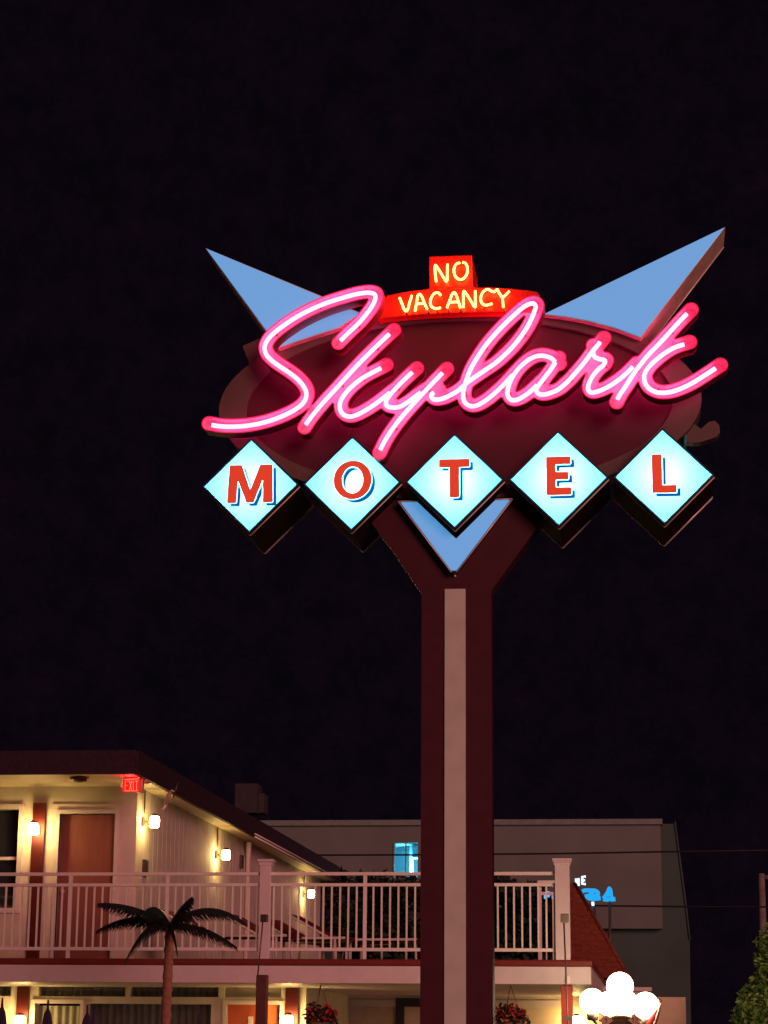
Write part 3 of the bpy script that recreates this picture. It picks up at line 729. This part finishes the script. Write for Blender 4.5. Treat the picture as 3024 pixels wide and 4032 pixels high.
# ------------------------------------------------------------------ deck furniture
redfab = mat('red_sling', (.15, .012, .014), .8, .15, 12, .05)
def lounger(loc, rz, label):
    o = thing('lounge_chair', label, 'lounge chair', (0, 0, 0), 'red lounge chairs stored on the sun deck')
    m = MB(); m.add([(-.3, 0, .36), (.3, 0, .36), (.3, 1.2, .36), (-.3, 1.2, .36), (-.3, 0, .39), (.3, 0, .39), (.3, 1.2, .39), (-.3, 1.2, .39)], [(3, 2, 1, 0), (4, 5, 6, 7), (0, 1, 5, 4), (1, 2, 6, 5), (2, 3, 7, 6), (3, 0, 4, 7)]); m.build('seat', redfab, o)
    m = MB(); m.add([(-.3, 1.2, .36), (.3, 1.2, .36), (.3, 1.85, .70), (-.3, 1.85, .70), (-.3, 1.17, .39), (.3, 1.17, .39), (.3, 1.83, .73), (-.3, 1.83, .73)], [(3, 2, 1, 0), (4, 5, 6, 7), (0, 1, 5, 4), (1, 2, 6, 5), (2, 3, 7, 6), (3, 0, 4, 7)]); m.build('backrest', redfab, o)
    m = MB()
    for s_ in (-.32, .32): m.tube([(s_, 0, .37), (s_, 1.2, .37), (s_, 1.85, .72)], .018, 8)
    m.build('frame', railm, o)
    for s_ in (-.32, .32):
        for y in (.15, 1.15):
            m = MB(); m.tube([(s_, y, 0), (s_, y, .36)], .018, 8); m.build('leg', railm, o)
    o.location = loc; o.rotation_euler = (0, 0, rz); return o
lounger((at(1390, 3700, 30.0).x, 30.0, ZD), rad(78), 'red lounge chair with raised back, nearest the far wall lamp')
lounger((at(1500, 3700, 31.0).x, 31.0, ZD), rad(70), 'red lounge chair in the middle of the deck between railing posts')
lounger((at(1660, 3700, 30.4).x, 30.4, ZD), rad(84), 'red lounge chair partly hidden by the sign pole')
lounger((at(1160, 3700, 29.4).x, 29.4, ZD), rad(80), 'low red lounge chair behind the thick white middle post')
tbm = thing('side_table', 'small pale square table beside the red lounge chairs', 'table', (at(1330, 3700, 29.0).x, 29.0, ZD))
m = MB(); m.box(at(1262, 3700, 29).x, at(1378, 3700, 29).x, 28.8, 29.2, ZD+.17, ZD+.2); m.build('tabletop', railm, tbm)
for sx in (1268, 1372):
    for y in (28.83, 29.17):
        m = MB(); m.box(at(sx, 3700, 29).x-.015, at(sx, 3700, 29).x+.015, y-.015, y+.015, ZD, ZD+.17); m.build('leg', railm, tbm)

# ------------------------------------------------------------------ plants
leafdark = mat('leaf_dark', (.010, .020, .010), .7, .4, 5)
leafmid = mat('leaf_green', (.16, .34, .08), .6, .4, 4)
bark = mat('bark', (.12, .08, .05), .9, .25, 9, .3)
def foliage(blobs, n, size, seed):
    rd = random.Random(seed); m = MB(); tot = sum(b[3]*b[4]*b[5] for b in blobs)
    for bx, by, bz, rx, ry, rz_ in blobs:
        for _ in range(int(n*rx*ry*rz_/tot)):
            while True:
                u = Vector((rd.uniform(-1, 1), rd.uniform(-1, 1), rd.uniform(-1, 1)))
                if u.length < 1: break
            u = u.normalized()*(u.length**.5)*rd.uniform(.85, 1.12)
            c = Vector((bx+u.x*rx, by+u.y*ry, bz+u.z*rz_)); s_ = size*rd.uniform(.6, 1.4)
            a = Vector((rd.gauss(0, 1), rd.gauss(0, 1), rd.gauss(0, .7))).normalized(); b = a.orthogonal().normalized()
            b = (b*math.cos(rd.random()*6)+a.cross(b)*math.sin(rd.random()*6)).normalized()
            m.add([c-a*s_, c+b*s_*.42, c+a*s_, c-b*s_*.42], [(0, 1, 2, 3)])
    return m
def tree(name, base, blobs, n, size, seed, lab, lm, cat='tree', group=None):
    o = thing(name, lab, cat, base, group)
    foliage(blobs, n, size, seed).build('crown', lm, o)
    b = Vector(base); tip = Vector(blobs[0][:3]); m = MB()
    m.tube([b, b.lerp(tip, .4)+Vector((.05, 0, 0)), tip], [.12, .08, .03], 8)
    for bl in blobs[1:]: m.tube([b.lerp(tip, .45), Vector(bl[:3])], [.05, .015], 6)
    m.build('trunk', bark, o); return o
def bpx(px, py, Y, rpx, rz=None):
    p = at(px, py, Y); k = Y/F_PX*1.03; return (p.x, Y, p.z, rpx*k, rpx*k, (rz or rpx)*k)
tree('street_tree', (at(3075, 4000, 33).x, 33, 0), [bpx(3065, 3890, 33, 85, 210), bpx(3010, 3960, 33, 95, 105), bpx(3060, 3760, 33, 80, 110), bpx(2960, 4010, 32.7, 70, 70), bpx(3020, 4090, 32.6, 120, 120)], 6500, .055, 3, 'bushy green tree lit from below at the lower right edge', leafmid)
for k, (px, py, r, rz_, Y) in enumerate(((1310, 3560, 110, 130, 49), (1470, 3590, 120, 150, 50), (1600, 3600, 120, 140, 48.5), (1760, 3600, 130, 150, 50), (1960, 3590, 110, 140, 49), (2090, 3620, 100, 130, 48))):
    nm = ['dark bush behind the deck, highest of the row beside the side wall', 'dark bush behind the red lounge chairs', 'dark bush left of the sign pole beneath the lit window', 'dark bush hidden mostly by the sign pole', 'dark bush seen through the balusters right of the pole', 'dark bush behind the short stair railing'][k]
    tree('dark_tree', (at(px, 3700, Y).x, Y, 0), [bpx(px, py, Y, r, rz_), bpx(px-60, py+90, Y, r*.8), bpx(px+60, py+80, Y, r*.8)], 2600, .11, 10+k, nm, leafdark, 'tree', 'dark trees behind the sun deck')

# metal palm
palm = thing('palm_tree', 'small artificial palm with dark drooping fronds before the balcony', 'palm tree', (at(655, 3900, 25).x, 25, 0))
m = MB(); tp = at(668, 3655, 25); x0 = at(648, 4032, 25).x
prof = []; zz = .0; pts = []; rs = []
for i in range(60):
    t = i/59; pts.append((x0+(tp.x-x0)*t-.02*math.sin(t*3)*0, 25, tp.z*t)); rs.append((.068-.02*t)*(1.0+.20*((i % 3) == 0)))
m.tube(pts, rs, 12); m.build('trunk', mat('palm_trunk', (.30, .14, .09), .8, .25, 20, .2), palm)
frm = mat('palm_frond', (.012, .016, .014), .55, .3, 12)
for (ex_, ey_, dy, sag) in ((385, 3557, -.25, 25), (378, 3667, .1, 40), (492, 3788, -.3, 60), (755, 3532, .1, 12), (972, 3638, .2, 62), (935, 3732, -.25, 30), (560, 3600, -.6, 45), (700, 3760, -.7, 30)):
    m = MB(); N = 16; rp = []
    for i in range(N+1):
        t = i/N; px = 668+(ex_-668)*t; py = 3640+(ey_-3640)*t-sag*4*t*(1-t)
        rp.append(at(px, py, 25+dy*t))
    m.tube(rp, [.013-.010*i/N for i in range(N+1)], 6)
    rd = random.Random(int(ex_))
    for i in range(1, N+1):
        for h in (0, .33, .66):
            p = rp[i-1].lerp(rp[i], h); d = (rp[i]-rp[i-1]).normalized(); t = (i-1+h)/N
            ln = .19*math.sin(math.pi*min(1, .2+.75*t))+.03
            for s_ in (-1, 1):
                sd = Vector((0, s_, 0)); tip = p+(d*.55+sd*.55+Vector((0, 0, -.75+rd.uniform(-.15, .15)))).normalized()*ln
                w_ = d*.016; m.add([p-w_, p+w_, tip], [(0, 1, 2)])
    m.build('frond', frm, palm)

# hanging flower baskets
flred = mat('petal_red', (.35, .02, .02), .7, .4, 8)
def basket(px, py, Y, label, seed, tall):
    p = at(px, py, Y); rd = random.Random(seed)
    o = thing('flower_basket', label, 'flower basket', p, 'flower baskets hanging under the deck')
    m = MB()
    for a in range(3): m.tube([(p.x, p.y, zb-.002), p+Vector((.16*math.cos(a*2.1), .16*math.sin(a*2.1), -.12))], .004, 5)
    m.build('wire', brass, o)
    m = MB(); m.lathe(p+Vector((0, 0, -.33)), [(.07, 0), (.14, .08), (.18, .2), (.17, .205)], 16); m.build('pot', bark, o)
    foliage([(p.x, p.y, p.z-.08, .2, .2, .14), (p.x-.07, p.y, p.z+.04, .10, .1, .09), (p.x+.13, p.y-.05, p.z-.14, .12, .12, .12)], 420, .035, seed).build('leaves', leafdark, o)
    m = foliage([(p.x, p.y, p.z-.05, .22, .22, .15), (p.x+.02, p.y, p.z+.07, .06, .06, .05)], 170, .04, seed+1); m.build('flowers', flred, o)
basket(1262, 3985, 27.85, 'hanging flower basket left of the sign pole', 21, 1)
basket(2010, 3985, 27.85, 'hanging red flower basket right of the sign pole', 22, 1)

# slender post lights in front of the balcony
steel = mat('dull_steel', (.16, .13, .11), .45, .15, 10, 0, .7)
s1 = thing('post_light', 'thin rod light rising from a maroon post before the middle balcony post', 'light', (at(1028, 3950, 26).x, 26, 0))
m = MB(); p0, p1 = at(1006, 3950, 26), at(1049, 3950, 26); m.box(p0.x, p1.x, 26, 26.13, 0, at(1028, 3838, 26).z); m.build('post', mat('post_maroon', (.10, .03, .025), .6, .15), s1, bevel=.01)
m = MB(); m.tube([at(1014, 3850, 26.05), at(1036, 3615, 26.05)], .009, 8); m.build('rod', steel, s1)
m = MB(); m.pxbox(1024, 3600, 1052, 3630, 26.0, .08); m.build('lamp_head', mat('head_dark', (.05, .035, .03), .5, .2), s1, bevel=.01)
s2 = thing('post_light', 'thin steel rod light standing before the right corner post of the balcony', 'light', (at(2235, 3950, 26.6).x, 26.6, 0))
m = MB(); q = at(2236, 4020, 26.6); m.tube([(q.x, 26.6, 0), q, at(2220, 3625, 26.6)], .010, 8); m.build('rod', steel, s2)
m = MB(); m.pxbox(2207, 3597, 2239, 3632, 26.55, .09); m.build('lamp_head', mat('head_brown', (.2, .16, .11), .5, .2), s2, bevel=.012)
m = MB(); m.pxbox(2220, 4002, 2248, 4018, 26.5, .03); m.build('bracket', steel, s2)

# closed patio umbrellas
umb = mat('umbrella_dark', (.04, .02, .06), .85, .2, 10, .1)
for (px, py, w_), lab in zip(((10, 3928, 1.), (190, 3937, 1.), (345, 3955, 1.1), (368, 3985, .8), (783, 3992, .9)), ('closed dark umbrella at the lower left corner', 'closed dark umbrella before the bright ground floor door', 'closed purple umbrella before the grey curtains, taller of a close pair', 'closed dark umbrella just right of the tall purple one', 'closed dark umbrella tip between the palm trunk and the red door')):
    p = at(px, py, 24.5); o = thing('closed_umbrella', lab, 'umbrella', (p.x, 24.5, 0), 'closed umbrellas on the patio')
    m = MB(); m.tube([(p.x, 24.5, 0), (p.x, 24.5, p.z-.15)], .02, 8); m.build('pole', steel, o)
    m = MB(); N = 16; pr = [(.008, 0), (.012, -.1), (.035*w_, -.16), (.065*w_, -.36), (.10*w_, -.7), (.11*w_, -1.1), (.06, -1.2)]
    vs_ = [(p.x+(r*(1+.18*(k % 2)))*math.cos(2*math.pi*k/N), 24.5+(r*(1+.18*(k % 2)))*math.sin(2*math.pi*k/N), p.z+dz) for r, dz in pr for k in range(N)]
    m.add(vs_, [(i*N+k, i*N+(k+1) % N, (i+1)*N+(k+1) % N, (i+1)*N+k) for i in range(len(pr)-1) for k in range(N)], 0, False); m.build('canopy', umb, o)

# ------------------------------------------------------------------ globe lamp and clock
YG = 26.0; globe_m = glow('globe_glass', (1.0, .84, .52), 17.0)
gl_ = thing('globe_lamp', 'cluster lamp of five glowing white globes at the lower right', 'street lamp', (at(2440, 4000, YG).x, YG, 0))
gx0 = gl_.location.x
m = MB(); m.lathe((gx0, YG, 0), [(.12, 0), (.12, .08), (.06, .16), (.045, .3), (.04, 1.85), (.05, 1.9), (.03, 2.0)], 16); m.build('pole', steel, gl_)
for (px, py, r, Y) in ((2332, 3943, 47, YG-.05), (2441, 3882, 50, YG), (2542, 3960, 49, YG-.08), (2463, 3951, 47, YG-.25), (2400, 3952, 46, YG+.25)):
    p = at(px, py, Y); R = r*Y/F_PX*1.03
    m = MB(); m.ball(p, R, 32, 20); m.build('globe', globe_m, gl_)
    m = MB(); m.lathe(p+Vector((0, 0, -R-.02)), [(.05, -.05), (.065, -.03), (.065, .03), (.05, .035)], 14)
    m.tube([p+Vector((0, 0, -R-.06)), Vector((p.x*.6+gx0*.4, Y, p.z-R-.18)), Vector((gx0, YG, 1.75 if py > 3900 else 1.95))], .016, 8); m.build('arm', steel, gl_)
ck = thing('street_clock', 'round clock with diamond shaped number plates beneath the globe lamp', 'clock', (at(2448, 4100, 25.4).x, 25.4, 0))
cc = at(2448, 4118, 25.4); rc = 104*25.4/F_PX*1.03
m = MB(); pts = [(cc.x+rc*math.cos(a), 25.4, cc.z+rc*math.sin(a)) for a in [2*math.pi*i/48 for i in range(49)]]; m.tube(pts, .018, 8, False); m.build('rim', mat('clock_gold', (.35, .27, .12), .35, .15, 10, 0, .7), ck)
m = MB(); m.lathe((0, 0, 0), [(rc-.01, 0), (rc-.01, .06)], 40); m.v = [(cc.x+x, 25.42+z, cc.z+y) for x, y, z in m.v]; m.build('dial', mat('clock_dial', (.10, .07, .05), .6, .2), ck)
m = MB(); m.tube([(cc.x, 25.45, 0), (cc.x, 25.45, cc.z-rc+.02)], .05, 12); m.build('post', steel, ck)
plm = mat('clock_plate', (.62, .52, .28), .5, .08)
for (px, py, txt) in ((2500, 4017, '12'), (2386, 4018, '9')):
    p = at(px, py, 25.36); k = 25.36/F_PX*1.03; pm = MB(); h_ = 27*k
    pm.prism([(p.x-h_, p.z), (p.x, p.z-h_*.72), (p.x+h_, p.z), (p.x, p.z+h_*.72)], 25.36, 25.372); po = pm.build('number_plate', plm, ck)
    gl = {'1': [[(-.2, .25), (0, .5), (0, -.5)]], '2': [[(-.3, .3), (-.15, .5), (.2, .45), (.25, .15), (-.3, -.5), (.3, -.5)]], '9': [[(.25, .2), (0, .5), (-.25, .25), (0, 0), (.25, .2), (.2, -.2), (-.1, -.5)]]}
    nm = MB()
    for i_, c_ in enumerate(txt):
        for l in gl[c_]:
            ox = (i_-(len(txt)-1)/2)*12*k
            nm.tube([(p.x+ox+u*14*k, 25.357, p.z+v*18*k) for u, v in l], 1.3*k, 5)
    nm.build('numeral', brass, po)
fp = thing('flag_pole', 'leaning slim pole with a rolled red cloth beside the globe lamp', 'pole', (at(2572, 4032, 25.8).x, 25.8, 0))
m = MB(); a, b = at(2575, 4032, 25.8), at(2604, 3948, 25.8); m.tube([a-(b-a)*4.5, a, b], .009, 8); m.build('pole', chrome, fp)
m = MB(); m.ball(at(2598, 3940, 25.8), .022, 12, 8); m.build('knob', mat('knob_gold', (.5, .38, .15), .3, .1, 9, 0, .8), fp)
m = MB(); m.tube([at(2600, 3962, 25.82), at(2575, 4010, 25.84), at(2555, 4050, 25.86)], [.012, .05, .06], 8); m.build('cloth', flred, fp)

# ------------------------------------------------------------------ red roofed building and far building
YO = 36.0
of = thing('red_roofed_building', 'low cream building with a dark red hipped roof right of the deck', 'building', (at(2400, 3950, YO).x, YO, 0))
shing = mat('red_shingle', (.21, .048, .024), .85, .3, 18, .5)
ze = at(2470, 3850, YO).z; xo0, xo1 = at(2222, 3850, YO).x, at(2478, 3850, YO).x; zr_ = at(2262, 3478, YO+1.6).z
xr2 = at(2262, 3478, YO+1.6).x
m = MB(); v = [(xo0, YO, ze), (xo1, YO, ze), (xo1, YO+4.2, ze), (xo0, YO+4.2, ze), (xr2-.12, YO+1.6, zr_), (xr2, YO+1.6, zr_), (xr2, YO+2.6, zr_), (xr2-.12, YO+2.6, zr_)]
m.add(v, [(0, 1, 5, 4), (1, 2, 6, 5), (2, 3, 7, 6), (3, 0, 4, 7), (4, 5, 6, 7), (3, 2, 1, 0)])
for i in range(1, 15):
    t = i/15.0
    l_ = Vector(v[0]).lerp(Vector(v[4]), t); r__ = Vector(v[1]).lerp(Vector(v[5]), t); m.tube([l_, r__], .012, 4)
    l_ = Vector(v[1]).lerp(Vector(v[5]), t); r__ = Vector(v[2]).lerp(Vector(v[6]), t); m.tube([l_, r__], .012, 4)
m.tube([v[1], v[5]], .03, 6)
m.build('roof', shing, of)
m = MB(); m.box(xo0+.2, xo1-.05, YO+.25, YO+4, 0, ze-.02); m.build('wall', stucco, of)
m = MB(); z2 = at(2530, 3892, 33).z; m.box(at(2290, 3950, 34.6).x, at(2562, 3950, 34.6).x, 34.6, 35.9, 0, z2); m.build('porch_wall', stucco, of)
m = MB(); m.box(at(2290, 3950, 34.6).x, at(2568, 3950, 34.6).x, 34.55, 35.9, z2+.002, z2+.06); m.build('coping', trimw, of)

YBG = 56.0
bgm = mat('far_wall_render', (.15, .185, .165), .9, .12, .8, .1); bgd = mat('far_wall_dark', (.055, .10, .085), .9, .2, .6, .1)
fb = thing('far_building', 'grey two storey building behind the motel with one lit window', 'building', (at(2000, 3600, YBG).x, YBG, 0))
def X_(px, py=3400): return at(px, py, YBG).x
def Z_(py, px=1800): return at(px, py, YBG).z
fx0, fx1 = X_(1000), X_(2604); zt_ = Z_(3250); zm = Z_(3655)
wx0_, wx1_ = X_(1552), X_(1645); wz0_, wz1_ = Z_(3455), Z_(3317)
m = MB()
m.box(fx0, wx0_, YBG, YBG+.3, zm, zt_); m.box(wx1_, fx1, YBG, YBG+.3, zm, zt_); m.box(wx0_, wx1_, YBG, YBG+.3, wz1_, zt_); m.box(wx0_, wx1_, YBG, YBG+.3, zm, wz0_)
m.build('wall', bgm, fb)
m = MB(); m.box(fx0, fx1+.05, YBG-.1, YBG+.4, zt_+.001, zt_+.14); m.build('parapet', mat('parapet_grey', (.18, .24, .22), .9, .15), fb)
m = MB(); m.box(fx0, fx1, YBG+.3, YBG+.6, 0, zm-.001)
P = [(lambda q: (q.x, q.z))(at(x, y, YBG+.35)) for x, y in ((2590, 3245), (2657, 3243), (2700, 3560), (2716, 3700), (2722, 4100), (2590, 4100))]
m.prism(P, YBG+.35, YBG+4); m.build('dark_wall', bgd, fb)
m = MB(); m.tube([at(2657, 3235, YBG+.33), at(2700, 3560, YBG+.33), at(2716, 3700, YBG+.33)], .025, 6); m.build('edge_trim', bgd, fb)
# the lit room behind the window
rw = mat('room_paint', (.45, .75, .85), .8, .08, 2); m = MB()
y0, y1 = YBG+.3, YBG+3.2; xa_, xb_ = wx0_-.8, wx1_+1.0; za_, zc_ = wz0_-.9, wz1_+.05
m.add([(xa_, y1, za_), (xb_, y1, za_), (xb_, y1, zc_), (xa_, y1, zc_)], [(0, 1, 2, 3)]); m.add([(xa_, y0, zc_), (xb_, y0, zc_), (xb_, y1, zc_), (xa_, y1, zc_)], [(0, 1, 2, 3)])
m.add([(xa_, y0, za_), (xa_, y1, za_), (xa_, y1, zc_), (xa_, y0, zc_)], [(0, 1, 2, 3)]); m.add([(xb_, y0, za_), (xb_, y1, za_), (xb_, y1, zc_), (xb_, y0, zc_)], [(0, 1, 2, 3)])
xm = X_(1597); m.box(xm-.05, xm+.05, YBG+1.4, YBG+1.5, za_, zc_); m.box(wx1_-.25, wx1_+.4, YBG+1.0, YBG+1.6, zc_-.35, zc_-.02)
m.build('room', rw, fb)
wn = MB(); wn.box(wx0_, wx1_, YBG-.03, YBG+.05, wz0_-.06, wz0_); wn.box(wx0_-.04, wx0_, YBG-.02, YBG+.05, wz0_-.06, wz1_); wn.box(X_(1595), X_(1600), YBG+.01, YBG+.04, wz0_, wz1_); wn.box(wx1_, wx1_+.04, YBG-.02, YBG+.05, wz0_-.06, wz1_); wo = wn.build('window_frame', mat('frame_grey', (.15, .16, .16), .6, .1), fb)
L = bpy.data.lights.new('ceiling_lamp', 'POINT'); L.energy = 62; L.color = (.22, .78, 1.0); L.shadow_soft_size = .1
lo = bpy.data.objects.new('ceiling_lamp', L); COL.objects.link(lo); lo.parent = fb; lo.location = (X_(1620)-fb.location.x, 1.2, zc_-.6)
# blue neon sign on the far building
YN = 46.0
ns = thing('blue_neon_sign', 'bright blue and white neon wall sign behind the balcony corner post', 'sign', at(2320, 3520, YN))
bn = glow('blue_neon', (.02, .42, .95), 1.0); wn_ = glow('white_blue_neon', (.62, .85, 1.0), 1.6); rn = glow('royal_neon', (.10, .34, 1.0), 1.5)
D_ = lambda l: [at(2100+.24111*x, 3400+.24111*y, YN) for x, y in l]
def neon(l, r, mm, sub=4):
    m = MB(); m.tube(D_([tuple(p) for p in smooth_path(l, sub)]), r, 8); return m.build('neon_tube', mm, ns)
neon([(700, 245), (700, 295), (712, 305), (735, 300)], .026, wn_); neon([(740, 240), (740, 365)], .024, wn_)
neon([(855, 215), (800, 215), (800, 335), (855, 335)], .028, wn_, 1); neon([(800, 275), (845, 275)], .022, wn_)
neon([(800, 460), (840, 440), (930, 440), (1010, 445), (1055, 480), (1045, 520), (990, 525), (930, 500), (990, 475)], .042, bn)
neon([(870, 500), (880, 540), (920, 570), (1000, 575), (1100, 565)], .045, bn)
neon([(1140, 570), (1180, 520), (1220, 450), (1240, 400), (1265, 440), (1275, 520), (1280, 570)], .036, bn)
neon([(1140, 580), (1220, 590), (1340, 580)], .045, bn); neon([(1200, 530), (1250, 500)], .036, bn)
neon([(970, 625), (975, 690)], .03, wn_)
neon([(200, 480), (200, 575)], .035, rn, 1); neon([(235, 545), (250, 520), (260, 480), (220, 475)], .03, rn)
neon([(325, 475), (330, 580)], .035, rn, 1); neon([(380, 475), (380, 575)], .03, rn, 1); neon([(300, 362), (345, 362)], .02, wn_, 1); neon([(230, 362), (250, 362)], .014, wn_, 1)
m = MB()
for l in ([(1000, 700), (1000, 2600)], [(1250, 600), (1250, 2600)]): m.tube(D_(l), .03, 6)
m.build('support', steel, ns)

# distant purple light strip, utility pole and wires
ut = thing('utility_pole', 'faint grey utility pole above the tree at the right edge', 'pole', (at(3003, 3700, 60).x, 60, 0))
p = at(2998, 3440, 60); m = MB(); m.tube([(at(3010, 4000, 60).x, 60, 0), p], [.14, .09], 10); m.build('pole', mat('pole_grey', (.2, .17, .16), .9, .2), ut)
m = MB(); a = at(2990, 3454, 60); m.box(a.x, a.x+1.6, 59.95, 60.05, a.z-.05, a.z+.05); m.build('crossarm', bark, ut)
wirem = mat('wire_black', (.008, .008, .008), .6, .1)
def wire(pts, label):
    m = MB(); m.tube([at(x, y, Y) for x, y, Y in pts], .022, 6); tag(m.build('power_line', wirem), label, 'wire', 'overhead wires behind the deck')
wire([(-300, 3362, 53), (700, 3366, 53), (1300, 3367, 53), (1640, 3366, 53), (2200, 3361, 53), (2600, 3354, 53), (3300, 3344, 53)], 'upper black wire crossing the lit far window')
wire([(1900, 3560, 53.5), (2340, 3566, 53.5), (2700, 3570, 53.5), (3003, 3571, 53.5), (3300, 3571, 53.5)], 'lower black wire right of the blue neon sign')
